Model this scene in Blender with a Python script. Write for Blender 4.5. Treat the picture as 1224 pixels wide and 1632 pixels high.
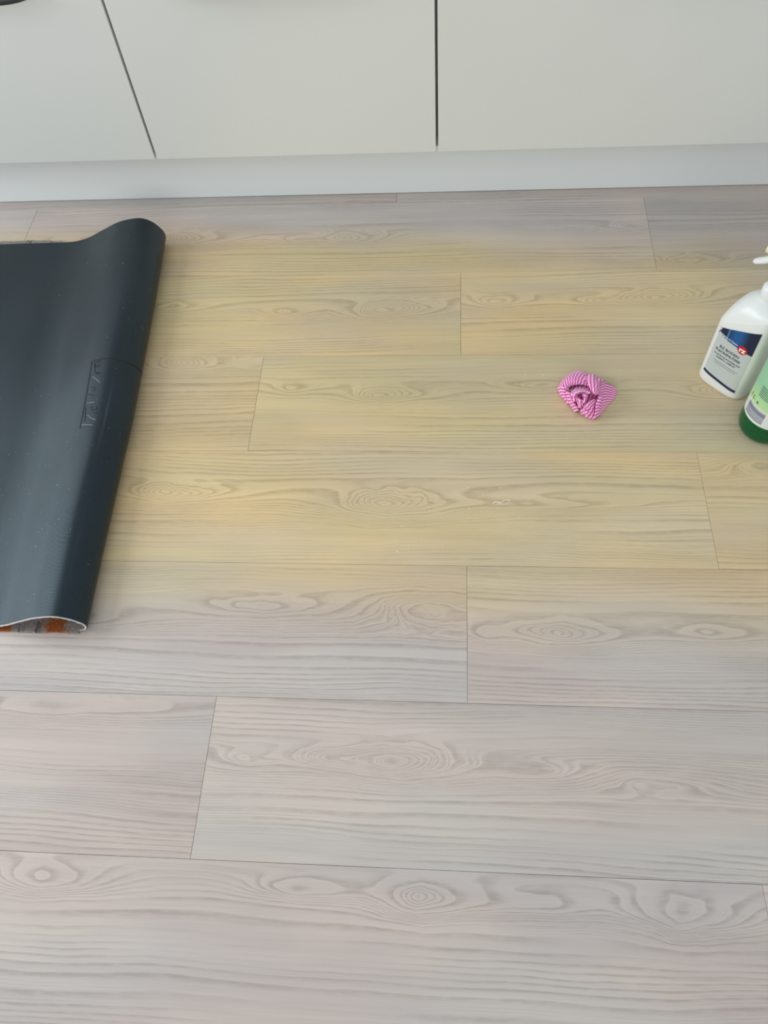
import bpy, bmesh, math, random
import numpy as np
from mathutils import Vector, Matrix

S = bpy.context.scene
for o in list(bpy.data.objects): bpy.data.objects.remove(o)
COL = S.collection

# ------------------------------------------------------------------ camera
F_PX = 1267.91
CAM = Vector((0, 0, 1.15918))
fw = Vector((-0.07930194, 0.51956809, -0.85074097))
rt = Vector((0.99681041, 0.04899844, -0.0629933))
up = Vector((-0.00895567, 0.85302295, 0.52179656))
cd = bpy.data.cameras.new('camera'); cam = bpy.data.objects.new('camera', cd); COL.objects.link(cam)
M = Matrix((rt, up, -fw)).transposed().to_4x4(); M.translation = CAM
cam.matrix_world = M
cd.sensor_fit = 'VERTICAL'; cd.sensor_height = 36; cd.lens = F_PX / 1632 * 36
cd.clip_start = 0.02; cd.clip_end = 50
S.camera = cam

# ------------------------------------------------------------------ world and light
W = bpy.data.worlds.new('world'); S.world = W; W.use_nodes = True
bg = W.node_tree.nodes['Background']
bg.inputs['Color'].default_value = (0.86, 0.93, 1.0, 1); bg.inputs['Strength'].default_value = 0.62

def area(name, loc, target, sx, sy, power, color):
    l = bpy.data.lights.new(name, 'AREA'); l.shape = 'RECTANGLE'; l.size = sx; l.size_y = sy
    l.energy = power; l.color = color
    o = bpy.data.objects.new(name, l); COL.objects.link(o); o.location = loc
    o.rotation_euler = (Vector(target) - Vector(loc)).to_track_quat('-Z', 'Y').to_euler()
    return o
area('window_daylight', (-2.9, 1.1, 1.40), (-0.2, 0.9, 0.0), 1.8, 1.5, 55, (0.88, 0.95, 1.0))
area('rear_fill_daylight', (-0.6, -2.4, 1.5), (0.0, 1.0, 0.2), 2.4, 1.8, 30, (1.0, 0.985, 0.96))  # soft fill light from behind the camera, its source unseen
S.view_settings.view_transform = 'Standard'; S.view_settings.look = 'None'
S.view_settings.gamma = 1; S.view_settings.use_curve_mapping = False
S.view_settings.exposure = 0.0

# ------------------------------------------------------------------ helpers
def srgb(r, g, b):
    f = lambda c: (c / 12.92 if c <= 0.04045 else ((c + 0.055) / 1.055) ** 2.4)
    return (f(r / 255), f(g / 255), f(b / 255), 1)

def newmat(name):
    m = bpy.data.materials.new(name); m.use_nodes = True
    return m, m.node_tree, m.node_tree.nodes['Principled BSDF']

def simple(name, color, rough=0.5, **kw):
    m, nt, b = newmat(name)
    b.inputs['Base Color'].default_value = color; b.inputs['Roughness'].default_value = rough
    for k, v in kw.items(): b.inputs[k.replace('_', ' ')].default_value = v
    # slight procedural unevenness of the finish
    n = nt.nodes.new('ShaderNodeTexNoise'); n.inputs['Scale'].default_value = 35
    mr = nt.nodes.new('ShaderNodeMapRange'); mr.inputs['To Min'].default_value = max(rough - .03, 0); mr.inputs['To Max'].default_value = rough + .03
    nt.links.new(n.outputs['Fac'], mr.inputs['Value']); nt.links.new(mr.outputs[0], b.inputs['Roughness'])
    return m

class NG:
    """small helper for shader graphs"""
    def __init__(s, nt): s.nt = nt
    def _in(s, sock, v):
        if isinstance(v, bpy.types.NodeSocket): s.nt.links.new(v, sock)
        else: sock.default_value = v
    def math(s, op, *a, clamp=False):
        n = s.nt.nodes.new('ShaderNodeMath'); n.operation = op; n.use_clamp = clamp
        for i, v in enumerate(a): s._in(n.inputs[i], v)
        return n.outputs[0]
    def noise(s, vec, scale, detail=2, rough=.5, dist=0):
        n = s.nt.nodes.new('ShaderNodeTexNoise'); s._in(n.inputs['Vector'], vec)
        n.inputs['Scale'].default_value = scale; n.inputs['Detail'].default_value = detail
        n.inputs['Roughness'].default_value = rough; n.inputs['Distortion'].default_value = dist
        return n.outputs['Fac']
    def vmul(s, vec, v):
        n = s.nt.nodes.new('ShaderNodeVectorMath'); n.operation = 'MULTIPLY'; s._in(n.inputs[0], vec); s._in(n.inputs[1], v); return n.outputs[0]
    def vadd(s, vec, v):
        n = s.nt.nodes.new('ShaderNodeVectorMath'); n.operation = 'ADD'; s._in(n.inputs[0], vec); s._in(n.inputs[1], v); return n.outputs[0]
    def sep(s, vec):
        n = s.nt.nodes.new('ShaderNodeSeparateXYZ'); s._in(n.inputs[0], vec); return n.outputs
    def mapr(s, v, a, b, c=0., d=1., smooth=True):
        n = s.nt.nodes.new('ShaderNodeMapRange'); n.interpolation_type = 'SMOOTHSTEP' if smooth else 'LINEAR'
        s._in(n.inputs['Value'], v)
        for k, x in zip(('From Min', 'From Max', 'To Min', 'To Max'), (a, b, c, d)): s._in(n.inputs[k], x)
        return n.outputs[0]
    def mix(s, f, a, b, mode='MIX'):
        n = s.nt.nodes.new('ShaderNodeMix'); n.data_type = 'RGBA'; n.blend_type = mode
        s._in(n.inputs[0], f); s._in(n.inputs[6], a); s._in(n.inputs[7], b); return n.outputs[2]
    def bump(s, h, strength, dist):
        n = s.nt.nodes.new('ShaderNodeBump'); s._in(n.inputs['Height'], h)
        n.inputs['Strength'].default_value = strength; n.inputs['Distance'].default_value = dist; return n.outputs[0]

def link(name, me, mat=None, parent=None, smooth=False):
    o = bpy.data.objects.new(name, me); COL.objects.link(o)
    if mat is not None and not me.materials: me.materials.append(mat)
    if parent is not None: o.parent = parent
    if smooth:
        for p in me.polygons: p.use_smooth = True
    return o
def mesh(name, verts, faces):
    me = bpy.data.meshes.new(name); me.from_pydata([tuple(map(float, v)) for v in verts], [], faces); me.update(); return me
def tag(o, label=None, cat=None, group=None, kind=None):
    if label: o['label'] = label
    if cat: o['category'] = cat
    if group: o['group'] = group
    if kind: o['kind'] = kind
    return o
def empty(name, loc=(0, 0, 0), rz=0):
    o = bpy.data.objects.new(name, None); COL.objects.link(o); o.location = loc; o.rotation_euler = (0, 0, rz); o.empty_display_size = .05
    return o
def box(x0, x1, y0, y1, z0, z1, bev=0.0, seg=2):
    bm = bmesh.new(); bmesh.ops.create_cube(bm, size=1)
    for v in bm.verts:
        v.co = Vector(((x0 + x1) / 2 + v.co.x * (x1 - x0), (y0 + y1) / 2 + v.co.y * (y1 - y0), (z0 + z1) / 2 + v.co.z * (z1 - z0)))
    if bev: bmesh.ops.bevel(bm, geom=bm.edges[:], offset=bev, segments=seg, profile=.5, affect='EDGES')
    me = bpy.data.meshes.new('box'); bm.to_mesh(me); bm.free(); return me
def fixn(me):
    bm = bmesh.new(); bm.from_mesh(me); bmesh.ops.recalc_face_normals(bm, faces=bm.faces); bm.to_mesh(me); bm.free(); return me
def loft(rings, cap=True, closed=True):
    """rings: list of lists of points (same count)"""
    n = len(rings[0]); V = [p for r in rings for p in r]; Fc = []
    for i in range(len(rings) - 1):
        for j in range(n if closed else n - 1):
            k = (j + 1) % n; Fc.append((i * n + j, i * n + k, (i + 1) * n + k, (i + 1) * n + j))
    if cap: Fc.append(tuple(range(n))[::-1]); Fc.append(tuple((len(rings) - 1) * n + j for j in range(n)))
    return fixn(mesh('loft', V, Fc))
def lathe(prof, n=48, cx=0, cy=0, cap=True):
    return loft([[(cx + r * math.cos(2 * math.pi * j / n), cy + r * math.sin(2 * math.pi * j / n), z) for j in range(n)] for r, z in prof], cap)
def smoothish(o, ang=40):
    me = o.data
    for p in me.polygons: p.use_smooth = True
    bm = bmesh.new(); bm.from_mesh(me)
    for e in bm.edges:
        if len(e.link_faces) == 2 and e.calc_face_angle(0) > math.radians(ang): e.smooth = False
    bm.to_mesh(me); bm.free(); return o

# ------------------------------------------------------------------ floor: planks laid in rows, each its own piece
Y0, PW, PL = 1.52377, 0.229334, 1.3807
def knot_group():
    g = bpy.data.node_groups.new('knot', 'ShaderNodeTree')
    for n_ in ('X', 'Y', 'cx', 'cy', 'sx', 'sy', 'amp', 'F'):
        g.interface.new_socket(n_, in_out='INPUT', socket_type='NodeSocketFloat')
    g.interface.new_socket('M', in_out='INPUT', socket_type='NodeSocketFloat')
    g.interface.new_socket('F', in_out='OUTPUT', socket_type='NodeSocketFloat')
    g.interface.new_socket('M', in_out='OUTPUT', socket_type='NodeSocketFloat')
    i = g.nodes.new('NodeGroupInput'); o = g.nodes.new('NodeGroupOutput'); k = NG(g); I = i.outputs
    cmb = g.nodes.new('ShaderNodeCombineXYZ'); g.links.new(I['X'], cmb.inputs[0]); g.links.new(I['Y'], cmb.inputs[1]); g.links.new(I['cx'], cmb.inputs[2])
    wob = k.math('MULTIPLY', k.math('SUBTRACT', k.noise(k.vmul(cmb.outputs[0], (13, 26, 31)), 1, 2), .5), 1.0)
    d0 = k.math('ADD', k.math('DIVIDE', k.math('SUBTRACT', I['X'], I['cx']), I['sx']), k.math('MULTIPLY', wob, .62))
    side = k.math('MULTIPLY', k.math('MAXIMUM', d0, 0), .62)
    dx = k.math('POWER', k.math('ADD', side, k.math('MULTIPLY', k.math('MAXIMUM', k.math('MULTIPLY', d0, -1), 0), 1.05)), .74)
    wo2 = k.math('MULTIPLY', k.math('SUBTRACT', k.noise(k.vadd(k.vmul(cmb.outputs[0], (17, 30, 31)), (5, 2, 8)), 1, 2), .5), .62)
    dy = k.math('ADD', k.math('DIVIDE', k.math('SUBTRACT', I['Y'], I['cy']), I['sy']), wo2)
    r2 = k.math('ADD', k.math('MULTIPLY', dx, dx), k.math('MULTIPLY', dy, dy))
    e = k.math('MULTIPLY', k.math('EXPONENT', k.math('MULTIPLY', r2, -1)), I['amp'])
    g.links.new(k.math('MAXIMUM', I['M'], k.math('EXPONENT', k.math('MULTIPLY', r2, -.30))), o.inputs[1])
    g.links.new(k.math('ADD', I['F'], e), o.inputs[0]); return g
KNOT = knot_group()

def wood_group():
    """field F (metres) + plank coords -> colour, height"""
    g = bpy.data.node_groups.new('wood_print', 'ShaderNodeTree')
    for n_, t in (('P', 'NodeSocketVector'), ('F', 'NodeSocketFloat'), ('Tint', 'NodeSocketColor'), ('Lines', 'NodeSocketFloat'), ('M', 'NodeSocketFloat')):
        g.interface.new_socket(n_, in_out='INPUT', socket_type=t)
    for n_, t in (('Color', 'NodeSocketColor'), ('Height', 'NodeSocketFloat')):
        g.interface.new_socket(n_, in_out='OUTPUT', socket_type=t)
    i = g.nodes.new('NodeGroupInput'); o = g.nodes.new('NodeGroupOutput'); k = NG(g); I = i.outputs
    P = I['P']
    warp = k.math('MULTIPLY', k.math('SUBTRACT', k.noise(k.vmul(P, (1.6, 7, 1)), 1, 2), .5), .050)
    warp2 = k.math('MULTIPLY', k.math('SUBTRACT', k.noise(k.vmul(P, (11, 34, 1)), 1, 2), .5), .0045)
    F = k.math('ADD', k.math('ADD', I['F'], warp), warp2)
    # uneven ring spacing
    Fu = k.math('ADD', k.math('MULTIPLY', F, 92), k.math('MULTIPLY', k.math('SINE', k.math('MULTIPLY', F, 75)), .7))
    fr = k.math('FRACT', Fu)
    line = k.math('MULTIPLY', k.mapr(fr, .40, .84), k.mapr(fr, .88, 1.0, 1, 0))
    Fu2 = k.math('MULTIPLY', F, 245)
    fr2 = k.math('FRACT', Fu2); line2 = k.math('MULTIPLY', k.mapr(fr2, .25, .8), k.mapr(fr2, .88, 1., 1, 0))
    msk = k.mapr(k.noise(k.vmul(P, (2.2, 15, 1)), 1, 2), .40, .60)
    msk2 = k.mapr(k.noise(k.vadd(k.vmul(P, (1.5, 20, 1)), (5, 9, 2)), 1, 2), .44, .66)
    brk = k.mapr(k.noise(k.vmul(P, (45, 240, 1)), 1, 2), .3, .62)
    msk = k.math('MAXIMUM', msk, k.mapr(I['M'], .25, .75))
    L = k.math('MULTIPLY', line, k.math('ADD', k.math('MULTIPLY', msk, .85), .15))
    L2 = k.math('MULTIPLY', k.math('MULTIPLY', line2, msk2), .75)
    L = k.math('MULTIPLY', k.math('MAXIMUM', L, L2), k.math('ADD', k.math('MULTIPLY', brk, .5), .5))
    L = k.math('MULTIPLY', L, I['Lines'])
    # fine streaks along the grain
    st = k.noise(k.vmul(P, (7, 430, 1)), 1, 3, .6)
    st2 = k.noise(k.vmul(P, (2.6, 42, 1)), 1, 3, .55)
    blot = k.noise(k.vadd(k.vmul(P, (3.0, 9, 1)), (3, 1, 7)), 1, 2)
    hue = k.noise(k.vadd(k.vmul(P, (2.0, 7, 1)), (8, 4, 1)), 1, 1)
    c = I['Tint']
    c = k.mix(k.mapr(hue, .38, .62), k.mix(1, c, (1.0, 1.0, 1.0, 1), 'MULTIPLY'), k.mix(1, c, (1.055, .99, .965, 1), 'MULTIPLY'))
    c = k.mix(k.mapr(st2, .35, .65), c, k.mix(1, c, (.94, .943, .95, 1), 'MULTIPLY'))
    c = k.mix(k.mapr(blot, .40, .62), c, k.mix(1, c, (1.09, 1.08, 1.06, 1), 'MULTIPLY'))
    c = k.mix(k.mapr(st, .36, .66, 0, .6), c, k.mix(1, c, (.94, .937, .933, 1), 'MULTIPLY'))
    c = k.mix(k.math('MULTIPLY', L, .85), c, k.mix(1, c, (.73, .71, .695, 1), 'MULTIPLY'))
    pin = k.mapr(k.math('SUBTRACT', fr, 0), 0, .22, 1, 0)
    c = k.mix(k.math('MULTIPLY', k.math('MULTIPLY', pin, msk), .35), c, k.mix(1, c, (1.10, 1.09, 1.07, 1), 'MULTIPLY'))
    # the yellowing left behind by the rubber mat (a stain with its own outline, fixed to the floor)
    geo = g.nodes.new('ShaderNodeNewGeometry'); Wp = geo.outputs['Position']
    wx, wy, _ = k.sep(Wp)
    nz = k.math('MULTIPLY', k.math('SUBTRACT', k.noise(k.vmul(Wp, (2.5, 6, 1)), 1, 2), .5), .10)
    wyr = k.math('ADD', k.math('ADD', wy, k.math('MULTIPLY', wx, .05)), nz)
    m1 = k.mapr(wyr, 1.32, 1.46, 1, 0); m2 = k.mapr(wyr, .44, .62)
    m3 = k.mapr(k.math('ADD', wx, nz), .50, .76, 1, 0); m4 = k.mapr(wx, -1.15, -.95)
    stn = k.math('MULTIPLY', k.math('MULTIPLY', m1, m2), k.math('MULTIPLY', m3, m4))
    var = k.mapr(k.noise(k.vmul(Wp, (2.4, 7, 1)), 1, 2), .3, .7, .72, 1.12)
    # stronger where the mat edge lay (left) and weaker towards the bottles
    var = k.math('MULTIPLY', var, k.mapr(wx, .75, -.7, .80, 1.08))
    stn = k.math('MULTIPLY', stn, var, clamp=True)
    c = k.mix(stn, c, k.mix(1, c, (1.21, 1.065, .655, 1), 'MULTIPLY'))
    g.links.new(c, o.inputs['Color'])
    g.links.new(k.math('SUBTRACT', k.math('MULTIPLY', st, .25), L), o.inputs['Height'])
    return g
WOOD = wood_group()

def plank_material(name, knots, tint, lines=1.0, seed=0.0):
    m, nt, b = newmat(name); k = NG(nt)
    tc = nt.nodes.new('ShaderNodeTexCoord'); P = tc.outputs['Object']
    x, y, _ = k.sep(P)
    F = y; Mk = 0.0
    for (cx, cy, sx, sy, a) in knots:
        n = nt.nodes.new('ShaderNodeGroup'); n.node_tree = KNOT
        for nm, v in zip(('X', 'Y', 'cx', 'cy', 'sx', 'sy', 'amp', 'F', 'M'), (x, y, cx, cy, sx, sy, a * 2.05, F, Mk)): k._in(n.inputs[nm], v)
        F = n.outputs[0]; Mk = n.outputs[1]
    w = nt.nodes.new('ShaderNodeGroup'); w.node_tree = WOOD
    k._in(w.inputs['P'], k.vadd(P, (seed * 3.7, seed * 1.9, seed))); k._in(w.inputs['F'], F); k._in(w.inputs['M'], Mk)
    w.inputs['Tint'].default_value = tint; w.inputs['Lines'].default_value = lines
    nt.links.new(w.outputs['Color'], b.inputs['Base Color'])
    b.inputs['Roughness'].default_value = .46; b.inputs['Specular IOR Level'].default_value = .4
    nt.links.new(k.bump(w.outputs['Height'], .25, .0004), b.inputs['Normal'])
    return m

GREY = srgb(202, 194, 187)
def tintf(r, g=None, b=None):
    g = r if g is None else g; b = r if b is None else b
    return (GREY[0] * r, GREY[1] * g, GREY[2] * b, 1)
mat_slab = simple('underlay', srgb(120, 108, 96), .9)
floor = link('floor', box(-3.2, 3.2, -1.75, 2.14, -.06, -.0052), mat_slab); tag(floor, kind='structure')

# knots in world coordinates per row / plank index:  (X, Y, sx, sy, amplitude)
# joint positions of each row (X of one joint)
JOINT = {-1: -.12, 0: .4222, 1: .0236, 2: -.3632, 3: .4326, 4: .0325, 5: -.3470, 6: .4113}
def row_joint(r):
    if r in JOINT: return JOINT[r]
    return (0.03 - .39 * ((r * 7) % 3)) + .07 * ((r * 5) % 4)
KN = {
 (0, -1): [(-.225, 1.405, .050, .020, .034), (-.33, 1.405, .05, .012, .018), (-.60, 1.412, .06, .022, .034), (.40, 1.425, .09, .018, .022), (-.88, 1.40, .05, .02, .03)],
 (0, 0): [(.49, 1.318, .055, .017, .026), (.75, 1.36, .06, .02, .03)],
 (1, -1): [(-.137, 1.185, .075, .026, .050), (-.34, 1.185, .035, .014, .022), (-.58, 1.20, .06, .018, .02)],
 (1, 0): [(.41, 1.215, .060, .021, .036), (.29, 1.205, .05, .014, .02), (.09, 1.205, .06, .02, .025)],
 (2, -1): [(-.525, 1.045, .055, .022, .040), (-.37, 1.035, .05, .014, .018), (-.8, 1.03, .06, .02, .03)],
 (2, 0): [(-.13, .965, .060, .020, .034), (-.30, .98, .05, .018, .016), (.17, .985, .10, .016, .016), (.50, .97, .07, .02, .03)],
 (3, -1): [(-.115, .722, .085, .030, .052), (-.50, .742, .075, .022, .038), (.14, .725, .11, .014, .018), (-.85, .74, .07, .02, .03)],
 (3, 0): [(.53, .81, .05, .016, -.022), (.72, .76, .06, .02, .03)],
 (4, -1): [(-.03, .53, .10, .030, -.045), (-.30, .525, .12, .020, .020), (-.62, .50, .07, .02, .03)],
 (4, 0): [(.170, .488, .075, .023, .040), (.40, .495, .07, .016, .024), (.06, .490, .035, .018, .020), (.62, .48, .07, .02, .03)],
 (5, -1): [(-.60, .35, .12, .02, .02), (-.85, .33, .07, .02, .03)],
 (5, 0): [(-.075, .285, .062, .024, .044), (-.165, .290, .052, .016, .026), (-.29, .28, .06, .018, .016), (.13, .28, .06, .014, .014), (.27, .275, .07, .018, -.014)],
 (6, -1): [(-.03, .112, .050, .024, .042), (-.19, .117, .060, .014, .024), (.30, .105, .055, .030, .036), (-.55, .115, .05, .02, .028), (.13, .11, .08, .016, .012)],
 (6, 0): [(.60, .11, .05, .02, .03)],
}
TI = {(0, -1): tintf(.97, .965, .985), (0, 0): tintf(.86, .87, .89), (0, -2): tintf(.92, .95, .99), (-1, 0): tintf(.90, .90, .92), (-1, -1): tintf(.9, .9, .92),
      (1, -1): tintf(.97, .97, .95), (1, 0): tintf(1.0, .99, .96), (2, -1): tintf(.97), (2, 0): tintf(.96, .97, .96),
      (3, -1): tintf(1.03, 1.02, 1.0), (3, 0): tintf(.98, .98, .95), (4, -1): tintf(.99, .99, 1.0), (4, 0): tintf(1.0, .98, .98),
      (5, -1): tintf(.95, .935, .94), (5, 0): tintf(1.02, 1.03, 1.02), (6, -1): tintf(.97, .965, .97), (6, 0): tintf(1.02)}
generic = [plank_material('plank_print_generic', [(-.4, .0, .07, .022, .038), (.1, -.02, .06, .02, .03), (.45, .02, .08, .02, .03)], tintf(.99), 1, 3.3),
           plank_material('plank_print_plain', [(-.2, .03, .09, .018, .02), (.3, .01, .07, .024, .04)], tintf(.96), 1, 6.1),
           plank_material('plank_print_pale', [(0, -.03, .06, .02, .034), (-.5, .03, .05, .02, .03)], tintf(1.02), 1, 8.4)]
def plank_mesh():
    g = .00022; bm = bmesh.new(); bmesh.ops.create_cube(bm, size=1)
    for v in bm.verts: v.co = Vector((v.co.x * (PL - 2 * g), v.co.y * (PW - 2 * g), -.0025 + v.co.z * .005))
    te = [e for e in bm.edges if all(v.co.z > -.001 for v in e.verts)]
    bmesh.ops.bevel(bm, geom=te, offset=.00035, segments=1, affect='EDGES')
    me = bpy.data.meshes.new('plank'); bm.to_mesh(me); bm.free(); return me
base_plank = plank_mesh(); base_plank.materials.append(None)
for r in range(-1, 13):
    yc = Y0 - PW * (r + .5); j = row_joint(r)
    i0 = math.ceil((-3.0 - j) / PL); i1 = math.floor((3.0 - j) / PL)
    for i in range(i0, i1):
        xc = j + PL * (i + .5)
        o = bpy.data.objects.new('plank', base_plank); COL.objects.link(o); o.parent = floor; o.location = (xc, yc, 0)
        key = (r, i)
        if key in TI or key in KN:
            ks = [(X - xc, Y - yc, sx, sy, a) for X, Y, sx, sy, a in KN.get(key, [])]
            mt = plank_material('plank_print', ks, TI.get(key, GREY), 1.0, (r * 2.3 + i * 5.1))
        else: mt = generic[(r * 3 + i * 5) % 3]
        o.material_slots[0].link = 'OBJECT'; o.material_slots[0].material = mt

# ------------------------------------------------------------------ kitchen run
YD, YP = 1.5060, 1.5545           # door front plane, plinth face
def white_gloss():
    m, nt, b = newmat('cabinet_front_white'); k = NG(nt)
    tc = nt.nodes.new('ShaderNodeTexCoord')
    n = k.noise(tc.outputs['Object'], 1.6, 2)
    nt.links.new(k.mix(k.mapr(n, .35, .65), srgb(226, 228, 221), srgb(229, 229, 223)), b.inputs['Base Color'])
    b.inputs['Roughness'].default_value = .14; b.inputs['Specular IOR Level'].default_value = .35
    return m
m_front = white_gloss()
m_carc = simple('carcass_board', srgb(150, 150, 146), .6)
m_plinth = simple('plinth_satin', srgb(231, 235, 233), .33)
m_steel = simple('brushed_steel', srgb(112, 118, 117), .38, Metallic=.85)
m_top = simple('worktop_laminate', srgb(92, 88, 84), .5)
m_wall = simple('wall_paint', srgb(225, 223, 216), .8)
m_dark = simple('gap_seal', srgb(70, 70, 68), .8)

wall = link('wall_back', box(-3.2, 3.2, 2.14, 2.26, -.06, 2.5), m_wall); tag(wall, kind='structure')

SEAM0, CW = -.6280, .6001
fronts = [(.134, .520), (.5235, .705), (.7085, .865)]
def bow_handle(zc, xc):
    """flat bow handle: a strap of steel on two feet, tapering at both ends"""
    hw, n = .185, 26; rings = []
    for i in range(n + 1):
        t = -1 + 2 * i / n; x = xc + hw * t
        e = 1 - abs(t) ** 9
        y = YD - .004 - .026 * (1 - abs(t) ** 7); hh = .0045 + .0065 * e ** .5; th = .0042
        rings.append([(x, y + math.cos(a) * th, zc + math.sin(a) * hh) for a in [k * math.pi / 5 for k in range(10)]])
    return loft(rings)
proto = None
lab = {-1: 'white gloss drawer unit on the left, with a steel handle in view',
       0: 'white gloss drawer unit between the slanting seam and the upright seam',
       1: 'white gloss drawer unit on the right, behind the cloth and the spray bottles'}
for c in (-3, -2, -1, 0, 1, 2):
    x0 = SEAM0 + CW * c + (.3 if c > 1 else 0); CWc = .9001 if c == 1 else CW; cx = x0 + CWc / 2
    t = empty('drawer_cabinet', (cx, YD, 0))
    if c in lab: tag(t, lab[c], 'cabinet')
    else: tag(t, {-3: 'white gloss drawer unit at the far left end of the run', -2: 'white gloss drawer unit second from the far left end of the run', 2: 'white gloss drawer unit at the far right end of the run'}[c], 'cabinet')
    t['group'] = 'white drawer units of the kitchen run'
    def loc(me):
        me.transform(Matrix.Translation((-cx, -YD, 0))); return me
    # carcass as a box with side panels; its front edge sits behind the fronts
    link('body', loc(box(x0 + .0004, x0 + CWc - .0004, YD + .0205, 2.10, .1340, .868)), m_carc, t)
    for z0, z1 in fronts:
        d = link('drawer_front', loc(box(x0 + .0025, x0 + CWc - .0025, YD, YD + .0195, z0, z1, .0009, 2)), m_front, t)
        zc = z1 - .0445 if z1 < .6 else z1 - .045
        h = link('handle', loc(bow_handle(zc, cx)), m_steel, d); smoothish(h)
        h['label'] = 'brushed grey steel bow handle'
pl = link('plinth', box(-2.42, 2.06, YP, YP + .016, .0012, .1335, .0008), m_plinth)
tag(pl, 'long pale grey plinth board under the white cabinet fronts', 'plinth')
wt = link('worktop', box(-2.43, 2.075, YD - .02, 2.139, .8682, .906, .002), m_top)
tag(wt, 'dark laminate worktop lying along the white drawer units', 'worktop')

# ------------------------------------------------------------------ folded rubber-backed mat
def catmull(P, n):
    P = np.array(P, float); out = []
    for i in range(1, len(P) - 2):
        p0, p1, p2, p3 = P[i - 1:i + 3]
        for t in np.linspace(0, 1, n, endpoint=False):
            out.append(.5 * ((2 * p1) + (-p0 + p2) * t + (2 * p0 - 5 * p1 + 4 * p2 - p3) * t * t + (-p0 + 3 * p1 - 3 * p2 + p3) * t ** 3))
    out.append(P[-2]); return np.array(out)
V0, V1 = .4790, 1.3960
def interp(v, xs, ys): return float(np.interp(v, xs, ys))
def profile(v):
    """outer rubber surface from the far left of the top layer, over the bulge, round the fold and back underneath"""
    vs = [.48, .6, .9, 1.2, 1.4]
    XR = interp(v, vs, [-.5685, -.574, -.584, -.603, -.6195])
    XP = interp(v, [.48, 1.4], [-.612, -.664]); H = interp(v, [.48, .9, 1.4], [.056, .060, .071])
    XT = interp(v, [.48, 1.4], [-.742, -.845]); zf = .0106
    w = XP - XT
    pts = [(-1.32, zf), (-1.25, zf), (-1.12, zf), (-1.0, zf), (XT - .06, zf), (XT, zf + .001), (XT + w * .25, zf + (H - zf) * .17), (XT + w * .5, zf + (H - zf) * .52), (XT + w * .75, zf + (H - zf) * .86),
           (XP, H), (XP + (XR - XP) * .55, H * .88), (XR - .004, H * .60), (XR, H * .36), (XR - .006, H * .13), (XR - .020, .0012), (XR - .045, .0002), (-.85, .0002), (-1.0, .0002), (-1.25, .0002), (-1.32, .0002)]
    return catmull(pts, 10)
def path_normals(c):
    d = np.gradient(c, axis=0); d /= np.linalg.norm(d, axis=1)[:, None] + 1e-12
    return np.stack([-d[:, 1], d[:, 0]], 1)        # left of travel = outward
NV = 90
VS = np.linspace(V0, V1, NV)
PRO = [profile(v) for v in VS]; NRM = [path_normals(p) for p in PRO]
MATN = len(PRO[0])
def wav(v, x):   # light unevenness of the loose top layer
    return .0012 * math.sin(v * 9 + x * 14) + .0008 * math.sin(v * 17 - x * 23)
def sheet(o0, o1, name, mt, va=0.0, vb=0.0, i0=0, i1=None, jag=0.0, parent=None, seed=1, drop=False, vlow=0.0):
    i1 = i1 or MATN; rnd = random.Random(seed)
    verts = []; n = i1 - i0
    for off in (o0, o1):
        for jv in range(NV):
            for i in range(i0, i1):
                c = PRO[jv][i]; nn = NRM[jv][i]
                x = c[0] + nn[0] * off; z = c[1] + nn[1] * off
                y = VS[jv]
                if jv == 0: y += va + (rnd.random() - .5) * jag
                if jv == NV - 1: y += vb + (rnd.random() - .5) * jag
                if i < MATN * .5: z += wav(VS[jv], x)
                if i > 128 and jv == NV - 1: y += vlow * min(max((-.78 - x) / .12, .1), 1)
                if drop and i > 128 and jv == 0:
                    y -= .0035 + rnd.random() * .001
                    if off == o0: z = .0003
                z = max(z, .0001)
                verts.append((x, y, z))
    Fc = []; K = NV * n
    for jv in range(NV - 1):
        for i in range(n - 1):
            a = jv * n + i; Fc.append((a, a + 1, a + n + 1, a + n)); Fc.append((K + a, K + a + n, K + a + n + 1, K + a + 1))
    for i in range(n - 1):
        Fc.append((i, K + i, K + i + 1, i + 1)); a = (NV - 1) * n + i; Fc.append((a, a + 1, K + a + 1, K + a))
    for jv in range(NV - 1):
        a = jv * n; Fc.append((a, a + n, K + a + n, K + a)); a += n - 1; Fc.append((a, K + a, K + a + n, a + n))
    me = fixn(mesh(name, verts, Fc)); o = link(name, me, mt, parent); smoothish(o, 50); return o

def rubber():
    m, nt, b = newmat('dark_rubber'); k = NG(nt)
    tc = nt.nodes.new('ShaderNodeTexCoord'); P = tc.outputs['Object']
    x, y, z = k.sep(P)
    # fine knurl
    a = k.math('SINE', k.math('MULTIPLY', k.math('ADD', x, y), 2300)); c = k.math('SINE', k.math('MULTIPLY', k.math('SUBTRACT', x, y), 2300))
    kn = k.math('MULTIPLY', a, c)
    n = k.noise(P, 7, 4)
    col = k.mix(k.mapr(n, .3, .7), srgb(6, 19, 26), srgb(10, 25, 33))
    dust = k.mapr(k.noise(P, 260, 3, .7), .66, .80, 0, .35)
    col = k.mix(dust, col, srgb(90, 100, 104))
    nt.links.new(col, b.inputs['Base Color'])
    b.inputs['Roughness'].default_value = .27; b.inputs['Specular IOR Level'].default_value = .60; b.inputs['Specular Tint'].default_value = (.72, .90, 1.0, 1)
    nt.links.new(k.bump(k.math('ADD', kn, k.math('MULTIPLY', k.noise(P, 60, 3), .6)), .26, .0006), b.inputs['Normal'])
    return m
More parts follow.
